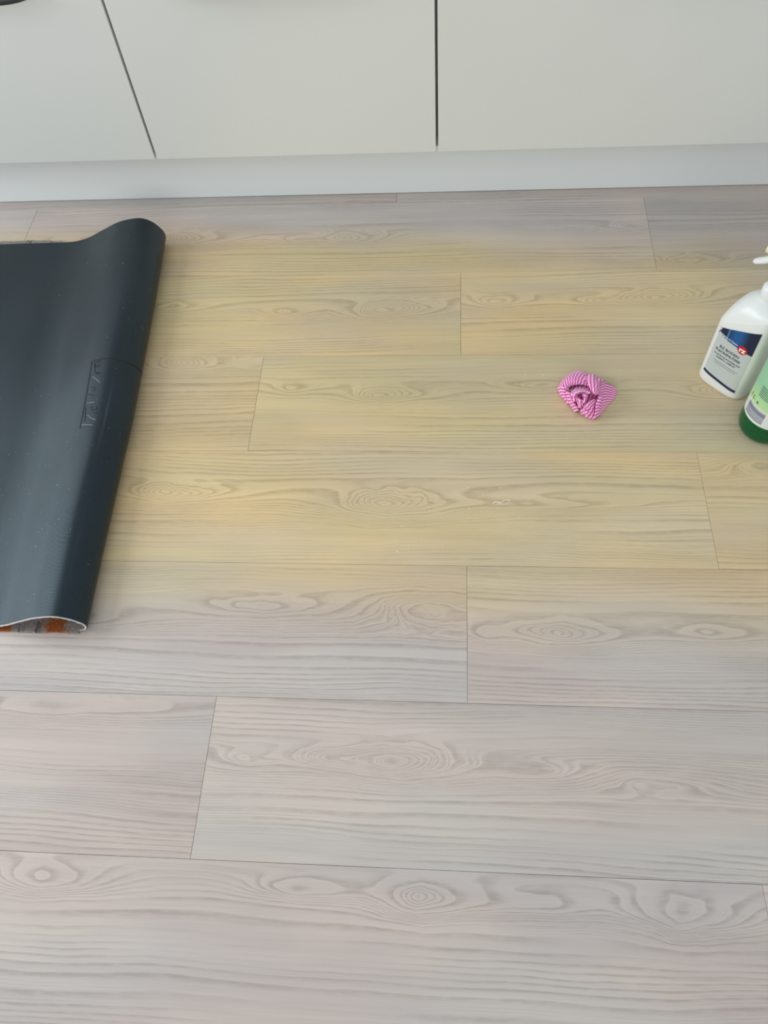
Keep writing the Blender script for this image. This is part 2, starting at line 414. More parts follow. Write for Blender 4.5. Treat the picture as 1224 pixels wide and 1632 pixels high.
def pile():
    m, nt, b = newmat('mat_pile'); k = NG(nt)
    tc = nt.nodes.new('ShaderNodeTexCoord'); P = tc.outputs['Object']
    x, y, z = k.sep(P)
    w = k.noise(k.vmul(P, (60, 25, 60)), 1, 4, .7)
    xw = k.math('ADD', x, k.math('MULTIPLY', k.math('SUBTRACT', w, .5), .05))
    band = k.math('MULTIPLY', k.mapr(xw, -.652, -.640), k.mapr(xw, -.612, -.602, 1, 0))
    band2 = k.math('MULTIPLY', k.mapr(xw, -.740, -.730), k.mapr(xw, -.708, -.700, 1, 0))
    org = k.math('MAXIMUM', band, band2)
    w2 = k.noise(k.vadd(k.vmul(P, (70, 16, 5)), (4, 2, 0)), 1, 3, .6)
    blk = k.mapr(w2, .54, .68, 0, .9)
    c = k.mix(org, srgb(176, 168, 164), srgb(188, 104, 44)); c = k.mix(blk, c, srgb(48, 44, 44))
    c = k.mix(k.mapr(k.noise(P, 420, 3, .7), .3, .7), k.mix(1, c, (.45, .42, .40, 1), 'MULTIPLY'), c)
    nt.links.new(c, b.inputs['Base Color']); b.inputs['Roughness'].default_value = .95
    nt.links.new(k.bump(k.noise(P, 900, 2), .9, .002), b.inputs['Normal'])
    return m
m_rub, m_pile = rubber(), pile()
m_white = simple('mat_core_white', srgb(214, 214, 208), .9)
mt_root = empty('floor_mat', (0, 0, 0))
tag(mt_root, 'dark rubber-backed floor mat folded over on itself at the left, grey and orange pile inside', 'mat')
mt_top = sheet(0, -.0014, 'rubber_backing', m_rub, parent=mt_root)
core = sheet(-.0014, -.0040, 'core_layer', m_white, va=-.0014, vb=.0004, vlow=.0130, jag=.0010, parent=mt_root, seed=4)
core['label'] = 'off-white edge of the carpet core'
pil = sheet(-.0040, -.0052, 'pile', m_pile, va=-.0012, vb=-.001, vlow=.0165, drop=True, jag=.002, parent=mt_root, seed=7)
pil['label'] = 'grey and orange patterned textile pile'

def surf(v, s, off=0.0):
    """point on the rubber at mat position v and path index s (float)"""
    j = (v - V0) / (V1 - V0) * (NV - 1); j0 = int(min(max(math.floor(j), 0), NV - 2)); fj = j - j0
    i0 = int(min(max(math.floor(s), 0), MATN - 2)); fi = s - i0
    def g(A):
        return (A[j0][i0] * (1 - fi) + A[j0][i0 + 1] * fi) * (1 - fj) + (A[j0 + 1][i0] * (1 - fi) + A[j0 + 1][i0 + 1] * fi) * fj
    c = g(PRO); n = g(NRM); n = n / np.linalg.norm(n)
    x = c[0] + n[0] * off; z = c[1] + n[1] * off
    if s < MATN * .5: z += wav(v, x)
    return Vector((x, v, z))
def pix(p):
    d = Vector(p) - CAM; z = d.dot(fw); return 612 + F_PX * d.dot(rt) / z, 816 - F_PX * d.dot(up) / z
_grid = [(v, s, *pix(surf(v, s))) for v in np.linspace(.50, 1.39, 220) for s in np.arange(20, 128, .5)]
_ga = np.array(_grid)
def on_mat(px, py):
    """mat coordinates (v, s) of a spot read off the photograph, used to lay out the marks on the rubber"""
    d = (_ga[:, 2] - px) ** 2 + (_ga[:, 3] - py) ** 2; k = int(np.argmin(d)); return _ga[k, 0], _ga[k, 1]
def ribbon(pts, w, h):
    """thin raised rib following the rubber through (v, s) points"""
    n = max(8, len(pts) * 6); P = []
    pts = np.array(pts, float); tt = np.linspace(0, len(pts) - 1, n)
    vs = np.interp(tt, range(len(pts)), pts[:, 0]); ss = np.interp(tt, range(len(pts)), pts[:, 1])
    C = [surf(v, s, 0) for v, s in zip(vs, ss)]; T = [surf(v, s, h) for v, s in zip(vs, ss)]
    rings = []
    for i in range(n):
        tan = (C[min(i + 1, n - 1)] - C[max(i - 1, 0)]).normalized(); nn = (T[i] - C[i]).normalized(); b = tan.cross(nn)
        rings.append([C[i] - b * w - nn * h * .5, C[i] - b * w * .5 + nn * h, C[i] + b * w * .5 + nn * h, C[i] + b * w - nn * h * .5])
    return rings
def join_rings(lst):
    V = []; Fc = []
    for rings in lst:
        b = len(V); n = 4
        for r in rings: V += r
        for i in range(len(rings) - 1):
            for j in range(n):
                k = (j + 1) % n; Fc.append((b + i * n + j, b + i * n + k, b + (i + 1) * n + k, b + (i + 1) * n + j))
        Fc.append((b, b + 1, b + 2, b + 3)); e = b + (len(rings) - 1) * n; Fc.append((e + 3, e + 2, e + 1, e))
    return fixn(mesh('ribs', V, Fc))
# the moulded tag: an outline groove and embossed strokes of its lettering
vT, sA = on_mat(148, 576); vB, sB = on_mat(128, 684)
_, sR = on_mat(222, 578)
m_groove = simple('groove_black', srgb(8, 12, 15), .7)
arc = [(vT - .001 * 0, s) for s in np.linspace(sA, 126, 14)]
gr = link('tag_outline', join_rings([ribbon([(vB, sB), ((vB + vT) / 2, (sA + sB) / 2), (vT, sA)], .0017, .0003), ribbon(arc, .0015, .0003)]), m_groove, mt_root)
gr['label'] = 'thin black outline of the moulded tag'
strokes = [[(131, 677), (148, 677)], [(139, 663), (146, 667), (153, 670)], [(139, 642), (152, 642)], [(146, 646), (146, 652), (153, 652), (153, 646)], [(145, 657), (153, 657), (153, 659)],
           [(141, 629), (151, 629)], [(148, 602), (154, 606), (160, 610)], [(152, 596), (160, 593)], [(151, 578), (151, 592)], [(153, 583), (160, 580)], [(155, 577), (160, 575)], [(146, 618), (151, 617), (151, 622), (146, 623)], [(137, 648), (134, 671)]]
bright = {0, 1, 2, 6}; m_stroke_lit = simple('rubber_painted_highlight', srgb(128, 142, 150), .3)  # paler colour paints the highlight on strokes that catch the light
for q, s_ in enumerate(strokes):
    st = link('embossed_stroke', join_rings([ribbon([on_mat(*p) for p in s_], .0007 if q in bright else .0008, .0011 if q in bright else .0008)]), m_stroke_lit if q in bright else m_rub, mt_root)
    st['label'] = 'embossed lettering stroke with a painted pale highlight' if q in bright else 'faint embossed stroke of worn lettering'
# dust and crumbs on the rubber
rnd = random.Random(11); dv = []; df = []
def chip(p, n, size, rot, asp=.5, h=.0003):
    """flat irregular flake, 12 triangles"""
    n = n.normalized(); a = n.orthogonal().normalized(); b = n.cross(a); base = len(dv)
    ca, sa = math.cos(rot), math.sin(rot); u = a * ca + b * sa; w = b * ca - a * sa
    for z in (0, h):
        for q in range(5):
            t = q * 2 * math.pi / 5; dv.append(p + u * math.cos(t) * size + w * math.sin(t) * size * asp + n * z)
    df.append(tuple(base + q for q in (4, 3, 2, 1, 0))); df.append(tuple(base + 5 + q for q in range(5)))
    for q in range(5): df.append((base + q, base + (q + 1) % 5, base + 5 + (q + 1) % 5, base + 5 + q))
known = [(139, 420, 2.2), (170, 422, 1.1), (195, 420, 1.4), (154, 439, 1.3), (103, 444, 1.2), (78, 453, 1.3), (94, 472, 1.3), (113, 456, 1), (171, 539, 1.1), (65, 427, .8), (141, 505, .9),
         (66, 631, 1.1), (78, 630, 1.1), (109, 705, 1.1), (46, 725, 1.1), (15, 726, 1), (91, 772, 2), (65, 817, 1.5), (94, 827, 1.4), (88, 834, 1.1), (67, 842, 1.5), (80, 841, 1), (62, 848, 1), (113, 844, 1.3), (92, 803, .9), (141, 898, 1.1), (48, 787, 1.2), (84, 484, .9), (67, 481, .8), (38, 488, .8), (120, 702, .8), (55, 690, .9), (205, 378, .9), (208, 480, .8)]
for x, y, sz in known:
    v, s = on_mat(x, y); p = surf(v, s, .0004); n = surf(v, s, .01) - surf(v, s, 0); chip(p, n, .00062 * sz, rnd.uniform(0, 6), rnd.uniform(.4, .9))
for q in range(150):
    v = rnd.uniform(.5, 1.38); s = rnd.uniform(28, 105); p = surf(v, s, .0003); n = surf(v, s, .01) - surf(v, s, 0)
    chip(p, n, rnd.uniform(.00025, .0006), rnd.uniform(0, 6), rnd.uniform(.3, .9), .0002)
ds = link('dust_specks', fixn(mesh('dust', dv, df)), simple('dust_grey', srgb(168, 176, 172), .9))
tag(ds, 'pale dust specks scattered over the dark rubber of the mat', 'dust', kind='stuff')

# ------------------------------------------------------------------ crumbs and a shaving on the floor
def floor_pt(px, py, z=0.0):
    d = fw + rt * ((px - 612) / F_PX) + up * (-(py - 816) / F_PX); t = (z - CAM.z) / d.z; return CAM + d * t
m_crumb = simple('dried_cream', srgb(250, 243, 224), .6)
crumbs = [(746, 777, 4), (797, 777.5, 2.6), (771, 788.5, 2.8), (642, 794, 1.8), (606, 786, 1.8), (644, 805.5, 1.6), (685, 814, 2.4), (748, 810, 2.2), (757, 810, 1.8), (625, 815, 1.5), (625.5, 827.5, 1.6), (641, 838, 2), (656, 833, 1.6), (631, 862, 1.6), (634, 879, 3.2), (652, 869, 2.6), (673, 860, 1.4), (695, 798, 1.4), (827, 825, 1.6), (866, 598, 2), (838, 598, 1.6), (706, 869, 1.6)]
for n_, (x, y, L) in enumerate(crumbs):
    p = floor_pt(x, y); L = L * .0013 / 2; rr = random.Random(n_); ang = rr.uniform(-.4, .5)
    rings = []
    for i in range(4):
        t = -1 + 2 * i / 3; rad = .00075 * (1 - .6 * t * t) * rr.uniform(.8, 1.2)
        cx_ = t * L; cy_ = rr.uniform(-.0003, .0003)
        rings.append([(cx_ * math.cos(ang) - (cy_ + rad * math.cos(a)) * math.sin(ang), cx_ * math.sin(ang) + (cy_ + rad * math.cos(a)) * math.cos(ang), max(.0, .0004 + .7 * rad * math.sin(a))) for a in [k * math.pi / 2.5 for k in range(5)]])
    o = link('crumb', loft(rings), m_crumb); o.location = (p.x, p.y, 0.0)
    tag(o, 'tiny cream-white crumb lying on the yellowed planks between mat and cloth', 'crumb', 'cream-white crumbs on the floor')
pp = [floor_pt(*q) for q in [(786.5, 803), (790, 800), (795, 801), (799, 801.5), (803, 798), (807, 797), (810, 797), (814, 798.5)]]
cc = catmull([(p.x, p.y) for p in [pp[0]] + pp + [pp[-1]]], 4); c0 = cc.mean(0); rings = []
for i, c in enumerate(cc):
    d = cc[min(i + 1, len(cc) - 1)] - cc[max(i - 1, 0)]; d = d / (np.linalg.norm(d) + 1e-9); w = .0009 * (1.15 - .5 * i / len(cc)) * (.35 if i in (0, len(cc) - 1) else 1)
    rings.append([(c[0] - c0[0] - d[1] * w * math.cos(a), c[1] - c0[1] + d[0] * w * math.cos(a), .0008 + .0008 * math.sin(a)) for a in [k * math.pi / 3 for k in range(6)]])
o = link('shaving', loft(rings), m_crumb); o.location = (c0[0], c0[1], 0); smoothish(o, 60)
tag(o, 'thin curled cream-white shaving, the longest scrap on the planks below the pink cloth', 'scrap')

# ------------------------------------------------------------------ pink chevron cloth, crumpled
def cloth_mat():
    m, nt, b = newmat('pink_chevron_cloth'); k = NG(nt)
    uv = nt.nodes.new('ShaderNodeUVMap'); uv.uv_map = 'UVMap'
    u, v, _ = k.sep(uv.outputs[0])
    tri = k.math('PINGPONG', u, .0040)
    f = k.math('FRACT', k.math('DIVIDE', k.math('ADD', v, k.math('MULTIPLY', tri, .36)), .0058))
    stripe = k.math('MULTIPLY', k.mapr(f, .36, .54), k.mapr(f, .84, 1.0, 1, 0))
    n = k.noise(uv.outputs[0], 900, 2)
    pink = k.mix(k.mapr(n, .3, .7), srgb(232, 80, 168), srgb(216, 62, 150))
    nt.links.new(k.mix(stripe, pink, srgb(252, 206, 236)), b.inputs['Base Color'])
    b.inputs['Roughness'].default_value = .9
    b.inputs['Sheen Weight'].default_value = .25
    nt.links.new(k.bump(n, .3, .0006), b.inputs['Normal'])
    return m
m_cloth = cloth_mat()
def cz(x, y, z):                 # crop coordinates of the cloth close-up + height in cm -> world
    return floor_pt(860 + x / 8.16, 560 + y / 8.16, z / 100)
cv, cf, cuv = [], [], []
def patch(rows, rot=0.0, uoff=0.0, n=22, wr=.0006, seed=0, thick=.0011):
    """Bezier patch through a grid of control points, double-skinned, with its own run of the chevron print"""
    G = np.array([[list(cz(*p)) for p in r] for r in rows], float); R, Cn = G.shape[:2]
    from math import comb
    B = lambda t, m: np.array([comb(m, i) * t ** i * (1 - t) ** (m - i) for i in range(m + 1)])
    g = np.zeros((n, n, 3)); rr = np.random.RandomState(seed); ph = rr.uniform(0, 6, 6)
    for a in range(n):
        for b_ in range(n):
            g[a, b_] = np.einsum('i,j,ijk->k', B(a / (n - 1), R - 1), B(b_ / (n - 1), Cn - 1), G)
    du = np.gradient(g, axis=0); dvv = np.gradient(g, axis=1); N = np.cross(du, dvv); N /= np.linalg.norm(N, axis=2)[:, :, None] + 1e-12
    flip = -1 if N[:, :, 2].mean() < 0 else 1; N = N * flip
    A, Bb = np.meshgrid(np.linspace(0, 1, n), np.linspace(0, 1, n), indexing='ij')
    g += N * (wr * (np.sin(A * 9 + ph[0] + 3 * Bb) + np.sin(Bb * 11 + ph[1] - 4 * A) * .7))[:, :, None]
    g[:, :, 2] = np.maximum(g[:, :, 2], .0014)
    lu = np.concatenate([[0], np.cumsum(np.linalg.norm(np.diff(g.mean(1), axis=0), axis=1))]); lv = np.concatenate([[0], np.cumsum(np.linalg.norm(np.diff(g.mean(0), axis=0), axis=1))])
    base = len(cv); c, s = math.cos(rot), math.sin(rot)
    for layer in (0, 1):
        for a in range(n):
            for b_ in range(n):
                p = g[a, b_] - N[a, b_] * thick * layer; cv.append((p[0], p[1], max(p[2], .0002)))
                cuv.append((lu[a] * c - lv[b_] * s + uoff + .5, lu[a] * s + lv[b_] * c + .5))
    K = n * n
    for a in range(n - 1):
        for b_ in range(n - 1):
            i = base + a * n + b_; cf.append((i, i + 1, i + n + 1, i + n)[::flip]); cf.append((K + i, K + i + n, K + i + n + 1, K + i + 1)[::flip])
    for a in range(n - 1):
        i = base + a; j = base + (n - 1) * n + a; cf.append((i, K + i, K + i + 1, i + 1)); cf.append((j, j + 1, K + j + 1, K + j))
        i = base + a * n; j = i + n - 1; cf.append((i, i + n, K + i + n, K + i)); cf.append((j, K + j, K + j + n, j + n))
D = math.radians
# base mass of the bundle
patch([[(300, 430, .2), (420, 250, .3), (640, 300, .4), (800, 420, .3)], [(270, 520, .4), (450, 430, 3.2), (650, 430, 3.4), (880, 480, .8)],
       [(330, 620, .4), (470, 600, 2.8), (640, 600, 2.8), (900, 560, .6)], [(450, 740, .2), (560, 790, .4), (700, 850, .3), (800, 770, .2)]], .5, seed=1, n=30)
# big outer lobe on the left and top
patch([[(232, 500, .1), (236, 400, .1), (420, 195, .1), (520, 205, .3), (650, 300, 1.0)],
       [(236, 470, 1.2), (290, 330, 1.8), (430, 230, 2.2), (540, 225, 2.2), (640, 330, 2.2)],
       [(300, 450, 3.0), (370, 330, 4.2), (450, 290, 4.4), (560, 290, 4.0), (640, 370, 3.2)],
       [(370, 520, 1.6), (390, 430, 2.2), (470, 420, 2.6), (560, 430, 2.6), (650, 460, 2.4)]], D(28), seed=2, n=34)
# left lower roll
patch([[(228, 470, .1), (230, 560, .1), (320, 650, .1), (365, 690, .1)],
       [(240, 450, 2.2), (250, 560, 2.0), (330, 640, 1.4), (380, 680, .8)],
       [(330, 440, 3.2), (310, 540, 3.0), (370, 620, 2.0), (400, 660, 1.2)],
       [(400, 500, 1.6), (360, 560, 1.4), (400, 630, 1.0), (420, 660, .6)]], D(0), seed=3)
patch([[(330, 540, 1.0), (350, 640, .6), (420, 740, .3), (455, 785, .2)],
       [(330, 520, 3.0), (360, 630, 2.6), (440, 720, 2.0), (470, 780, 1.2)],
       [(400, 520, 3.4), (420, 620, 2.8), (490, 700, 2.2), (530, 760, 1.2)],
       [(430, 560, 1.6), (440, 640, 1.2), (500, 720, .9), (520, 780, .4)]], D(0), seed=4)
# rosette petals
patch([[(400, 560, 2.0), (420, 480, 2.4), (540, 450, 2.6), (690, 520, 2.2)],
       [(400, 560, 3.9), (430, 490, 4.4), (540, 465, 4.7), (690, 520, 3.9)],
       [(450, 610, 4.0), (460, 530, 4.6), (560, 500, 4.9), (650, 560, 4.0)],
       [(480, 600, 2.6), (500, 560, 2.6), (550, 540, 2.6), (610, 570, 2.6)]], D(90), seed=5)
patch([[(405, 540, 2.6), (410, 620, 2.4), (450, 680, 2.2), (500, 640, 2.2)],
       [(400, 540, 4.0), (415, 640, 3.8), (450, 690, 3.4), (510, 640, 3.6)],
       [(470, 550, 4.1), (470, 590, 3.9), (480, 610, 3.6), (510, 600, 3.4)],
       [(490, 560, 2.2), (500, 580, 2.2), (510, 590, 2.2), (520, 590, 2.2)]], D(30), seed=6)
patch([[(560, 540, 2.4), (640, 520, 2.4), (660, 620, 2.2), (570, 680, 2.0)],
       [(555, 530, 4.4), (635, 500, 4.6), (655, 630, 4.1), (575, 690, 3.2)],
       [(560, 590, 4.2), (600, 580, 4.2), (600, 620, 3.9), (560, 650, 3.4)],
       [(545, 590, 2.4), (560, 590, 2.4), (560, 610, 2.4), (550, 620, 2.4)]], D(60), seed=7)
patch([[(470, 620, 3.0), (520, 600, 3.8), (580, 650, 3.0)], [(490, 690, 2.4), (530, 670, 4.0), (570, 690, 2.4)], [(505, 735, 1.0), (530, 745, 2.0), (550, 730, 1.2)]], D(0), seed=8, n=16)
# flap at the top, striped diagonally
patch([[(590, 350, 2.2), (640, 270, 2.2), (720, 285, 2.4), (760, 330, 2.2)],
       [(600, 380, 4.4), (660, 300, 5.0), (740, 320, 5.0), (800, 430, 4.0)],
       [(650, 470, 4.6), (700, 430, 5.4), (770, 440, 5.2), (790, 480, 3.6)],
       [(690, 540, 3.4), (730, 570, 4.0), (750, 585, 3.8), (775, 540, 2.8)]], D(8), seed=9)
# wedge of cloth under the rosette running to the tip
patch([[(640, 640, 2.6), (700, 610, 3.2), (740, 610, 2.8), (740, 650, 1.4)],
       [(570, 700, 2.4), (640, 650, 3.6), (720, 670, 3.2), (725, 720, 1.2)],
       [(530, 760, 1.6), (590, 720, 3.2), (700, 760, 2.8), (715, 810, .8)],
       [(520, 800, .2), (600, 850, .3), (680, 900, .3), (715, 890, .2)]], D(25), seed=10)
patch([[(530, 770, 1.4), (570, 750, 2.4), (620, 760, 2.4)], [(540, 800, .9), (590, 790, 2.9), (630, 790, 2.4)], [(560, 830, .4), (600, 830, 1.6), (640, 820, 1.6)]], D(80), seed=11, n=14)
# right-hand flap lying nearly flat, its left edge lifted
patch([[(800, 420, 2.4), (850, 390, 1.6), (930, 420, .9), (1010, 510, .4)],
       [(790, 520, 3.0), (850, 500, 2.2), (930, 520, 1.2), (1005, 560, .4)],
       [(760, 640, 3.0), (820, 660, 2.0), (880, 660, .9), (930, 660, .3)],
       [(700, 860, .8), (730, 890, .6), (770, 850, .4), (820, 790, .2)]], D(80), uoff=.002, seed=12, n=30)
patch([[(770, 580, 3.0), (800, 590, 3.3), (810, 600, 2.8)], [(715, 700, 2.6), (735, 690, 3.2), (790, 700, 2.4)], [(700, 890, .6), (720, 880, 1.4), (760, 850, .6)]], D(90), seed=13, n=16)
# dark point of cloth turned up at the back
patch([[(740, 330, 2.6), (800, 345, 2.6), (855, 380, 1.8)], [(755, 365, 2.6), (800, 370, 2.8), (830, 390, 2.0)], [(790, 430, 2.4), (800, 420, 2.4), (805, 410, 2.2)]], D(0), uoff=.0, seed=14, n=12)
me = mesh('cloth', cv, cf); me.uv_layers.new(name='UVMap')
ul = me.uv_layers['UVMap'].data
for lp in me.loops: ul[lp.index].uv = cuv[lp.vertex_index]
cl = link('cleaning_cloth', me, m_cloth, smooth=True)
tag(cl, 'crumpled pink and white chevron-striped cleaning cloth on the planks', 'cloth')

# ------------------------------------------------------------------ white flat bottle with spray head
ax = Vector((.690, -.724, 0)).normalized(); bx = Vector((.724, .690, 0)).normalized()
WC = Vector((.5134, 1.0029, 0)); HW, HD = .0475, .0400
def sup(a, hw, hd, e=3.2):
    c, s = math.cos(a), math.sin(a)
    return math.copysign(abs(c) ** (2 / e), c) * hw, math.copysign(abs(s) ** (2 / e), s) * hd
bottle = empty('spray_bottle', WC)
tag(bottle, 'white plastic spray bottle with blue and grey label and a red round badge', 'bottle')
def wp(a_, b_, z): return (ax.x * a_ + bx.x * b_, ax.y * a_ + bx.y * b_, z)     # relative to the bottle base
NB = 64
# (width, depth, height at centre, squareness, tilt of the ring, sideways offset): the shoulder climbs towards the neck side
prof_w = [(.90, .90, .0, 4, 0, 0), (.975, .965, .0022, 4, 0, 0), (1, 1, .007, 4, 0, 0), (1, 1, .04, 4, 0, 0), (1, 1, .10, 4, .12, 0), (1, 1, .150, 4, .50, 0), (.997, 1, .1665, 4, .60, 0), (.985, .99, .1690, 4, .60, 0), (.968, .975, .1705, 4, .60, 0),
          (.955, .965, .1735, 3.8, .58, .0003), (.925, .94, .1785, 3.5, .52, .0008), (.87, .89, .1840, 3.2, .43, .0018), (.78, .82, .1895, 2.8, .32, .003), (.66, .72, .1945, 2.5, .21, .0045), (.50, .58, .1990, 2.2, .11, .0055), (.36, .43, .2020, 2, .03, .006), (.30, .35, .2040, 2, 0, .006), (.28, .33, .2065, 2, 0, .006), (.28, .33, .214, 2, 0, .006)]
def ring_w(w, d, z, e, t, o_):
    R_ = []
    for j in range(NB):
        a_, b_ = sup(2 * math.pi * j / NB, HW * w, HD * d, e); R_.append(wp(a_ + o_, b_, z + t * a_))
    return R_
rings = [ring_w(*q) for q in prof_w]
def white_plastic():
    m, nt, b = newmat('white_bottle_plastic'); b.inputs['Base Color'].default_value = srgb(236, 238, 234)
    b.inputs['Roughness'].default_value = .32; b.inputs['Subsurface Weight'].default_value = .25; b.inputs['Subsurface Radius'].default_value = (.01, .01, .01); b.inputs['Subsurface Scale'].default_value = .5
    k = NG(nt); tc = nt.nodes.new('ShaderNodeTexCoord'); nt.links.new(k.bump(k.noise(tc.outputs['Object'], 40, 2), .05, .001), b.inputs['Normal'])
    return m
m_wp = white_plastic()
body = link('bottle_body', loft(rings), m_wp, bottle); smoothish(body, 60)
# flat mapping onto the front face: s across (m, + to the right), z up
def front(s, z, off=.0004):
    k = min(abs(s / HW), .9999); b_ = -HD * (1 - k ** 4) ** .25
    e = 2e-4; k2 = min(abs((s + e) / HW), .9999); b2 = -HD * (1 - k2 ** 4) ** .25
    t = Vector((e, b2 - b_)).normalized(); n = Vector((t.y, -t.x))
    if n.y > 0: n = -n
    return wp(s + n.x * off, b_ + n.y * off, z)
def face_poly(fn, us, loz, hiz, off, nu=24, nz=6):
    """patch over s in us, z between loz(s) and hiz(s), with a thin skirt so that it has thickness"""
    V = []; Fc = []
    for layer in (off, off - .0003):
        for i in range(nu + 1):
            s = us[0] + (us[1] - us[0]) * i / nu
            for j in range(nz + 1): V.append(fn(s, loz(s) + (hiz(s) - loz(s)) * j / nz, layer))
    m_ = nz + 1; K = (nu + 1) * m_
    for i in range(nu):
        for j in range(nz):
            a = i * m_ + j; Fc.append((a, a + m_, a + m_ + 1, a + 1)); Fc.append((K + a, K + a + 1, K + a + m_ + 1, K + a + m_))
        a = i * m_; Fc.append((a, K + a, K + a + m_, a + m_)); a += nz; Fc.append((a, a + m_, K + a + m_, K + a))
    for j in range(nz):
        a = j; Fc.append((a, a + 1, K + a + 1, K + a)); a = nu * m_ + j; Fc.append((a, K + a, K + a + 1, a + 1))
    return fixn(mesh('poly', V, Fc))
def label_blue():
    m, nt, b = newmat('label_blue_print'); k = NG(nt); tc = nt.nodes.new('ShaderNodeTexCoord'); P = tc.outputs['Object']
    d = nt.nodes.new('ShaderNodeVectorMath'); d.operation = 'DOT_PRODUCT'; nt.links.new(P, d.inputs[0]); d.inputs[1].default_value = tuple(ax)
    s = d.outputs['Value']
    glow = k.math('MULTIPLY', k.mapr(s, -.022, -.001), k.mapr(s, .002, .022, 1, 0))
    c = k.mix(glow, srgb(14, 28, 66), srgb(14, 88, 150))
    ray = k.math('MULTIPLY', k.mapr(s, -.0185, -.0165), k.mapr(s, -.0165, -.0135, 1, 0))
    c = k.mix(k.math('MULTIPLY', ray, .6), c, srgb(90, 170, 210))
    nt.links.new(c, b.inputs['Base Color']); b.inputs['Roughness'].default_value = .3; return m
m_lblue = label_blue(); m_lgrey = simple('label_grey', srgb(196, 203, 200), .4); m_red = simple('label_red', srgb(196, 24, 34), .35)
m_ink = simple('ink_dark', srgb(58, 64, 72), .6); m_wink = simple('ink_white', srgb(240, 242, 245), .5)
SL, SR = -.0345, .0345
lb = link('label', face_poly(front, (SL, SR), lambda s: .0215 - .0040 * (s / SR), lambda s: .150 + .0155 * s / SR, .0005, 24, 6), m_lgrey, bottle)
lb['label'] = 'pale grey front label with blue top and black text'
top = lambda s: .1505 + .0160 * (s / SR) - .013 * max(0, -(s / SR) - .86) / .14
low = lambda s: .1170 - .0030 * (s / SR) + .0055 * max(0, -s / SR) ** 2
b1 = link('blue_banner', face_poly(front, (SL, SR), low, top, .0008, 30, 6), m_lblue, lb)
b2 = link('blue_stripe', face_poly(front, (SL, SR), lambda s: .0235 - .0040 * (s / SR), lambda s: .0290 - .0040 * (s / SR), .0008, 24, 1), simple('label_navy', srgb(20, 32, 66), .35), lb)
def disc(fn, cs, cz_, r, off, rings_=4, n=28):
    V = [fn(cs, cz_, off)]; Fc = []
    for q in range(1, rings_ + 1):
        for j in range(n): V.append(fn(cs + r * q / rings_ * math.cos(2 * math.pi * j / n), cz_ + r * q / rings_ * math.sin(2 * math.pi * j / n), off if q < rings_ else off - .0003))
    for j in range(n):
        Fc.append((0, 1 + j, 1 + (j + 1) % n))
        for q in range(rings_ - 1):
            a = 1 + q * n; Fc.append((a + j, a + n + j, a + n + (j + 1) % n, a + (j + 1) % n))
    return fixn(mesh('disc', V, Fc))
rb = link('red_badge', disc(front, .0165, .1175, .0090, .0014), m_red, lb); rb['label'] = 'round red badge with white letters'
def text_mesh(txt, size, bold=0.0, space=1.0):
    c = bpy.data.curves.new('t', 'FONT'); c.body = txt; c.size = size; c.align_x = 'CENTER'; c.align_y = 'CENTER'; c.resolution_u = 2
    c.offset = bold; c.space_character = space
    o = bpy.data.objects.new('t', c); COL.objects.link(o)
    bpy.context.view_layer.update()
    me = bpy.data.meshes.new_from_object(o.evaluated_get(bpy.context.evaluated_depsgraph_get()))
    bpy.data.objects.remove(o); bpy.data.curves.remove(c); return me
def put_text(name, txt, fn, s0, z0, size, mt, parent, off=.0009, bold=0.0, rot=0.0, space=1.0, sx=1.0):
    me = text_mesh(txt, size, bold, space); c, s = math.cos(rot), math.sin(rot)
    bm = bmesh.new(); bm.from_mesh(me)
    for v in bm.verts:
        x, y = v.co.x * sx, v.co.y; v.co = Vector(fn(s0 + x * c - y * s, z0 + x * s + y * c, off))
    bm.to_mesh(me); bm.free(); me.materials.clear()
    return link(name, me, mt, parent)
put_text('badge_letters', 'rz', front, .0165, .1175, .0140, m_wink, lb, .0016, .0006)
put_text('lettering', 'RZ BODEN', front, -.0030, .0985, .0080, m_ink, lb, .0008, .00016)
put_text('lettering', 'FLECKENLÖSER', front, -.0030, .0895, .0072, m_ink, lb, .0008, .00016)
put_text('lettering', 'ELASTISCHE BODENBELÄGE', front, -.0015, .0805, .0042, m_ink, lb, .0008, .00008)
put_text('lettering', 'PARKETT, LAMINAT', front, -.0020, .0745, .0044, m_ink, lb, .0008, .00012)
for z_, w_ in ((.0655, .050), (.0610, .044)):
    link('text_rule', face_poly(front, (-w_ / 2, w_ / 2), lambda s: z_, lambda s: z_ + .0006, .0007, 12, 1), m_ink, lb)
put_text('banner_lettering', 'Reinigung mit System', front, -.0125, .1235, .0044, m_wink, lb, .0011, .00010, rot=-.10)
# spray head; the nozzle points along the width of the bottle, away to the left
def tube_obj(name, pts, radii, mt, parent, n=14, flat=1.0):
    rings = []; P = [Vector(p) for p in pts]
    for i, p in enumerate(P):
        tan = (P[min(i + 1, len(P) - 1)] - P[max(i - 1, 0)]).normalized(); a = tan.orthogonal().normalized()
        ref = Vector(bx); a = (ref - tan * ref.dot(tan)).normalized(); b_ = tan.cross(a)
        r = radii[i]; rings.append([tuple(p + a * math.cos(t) * r * flat + b_ * math.sin(t) * r) for t in [k * 2 * math.pi / n for k in range(n)]])
    o = link(name, loft(rings), mt, parent); smoothish(o, 50); return o
col = []
for z, r in ((.2045, .0150), (.2055, .0158), (.2235, .0158), (.2260, .0146), (.2300, .0110)):
    col.append([wp(.006 + r * math.cos(2 * math.pi * j / 36) * (1 + .02 * (j % 2)), r * math.sin(2 * math.pi * j / 36) * (1 + .02 * (j % 2)), z) for j in range(36)])
cap = link('screw_collar', loft(col), m_wp, bottle); smoothish(cap, 60)
def axp(d, b_, z): return Vector(wp(.006 - d, b_, z))           # d metres towards the nozzle side
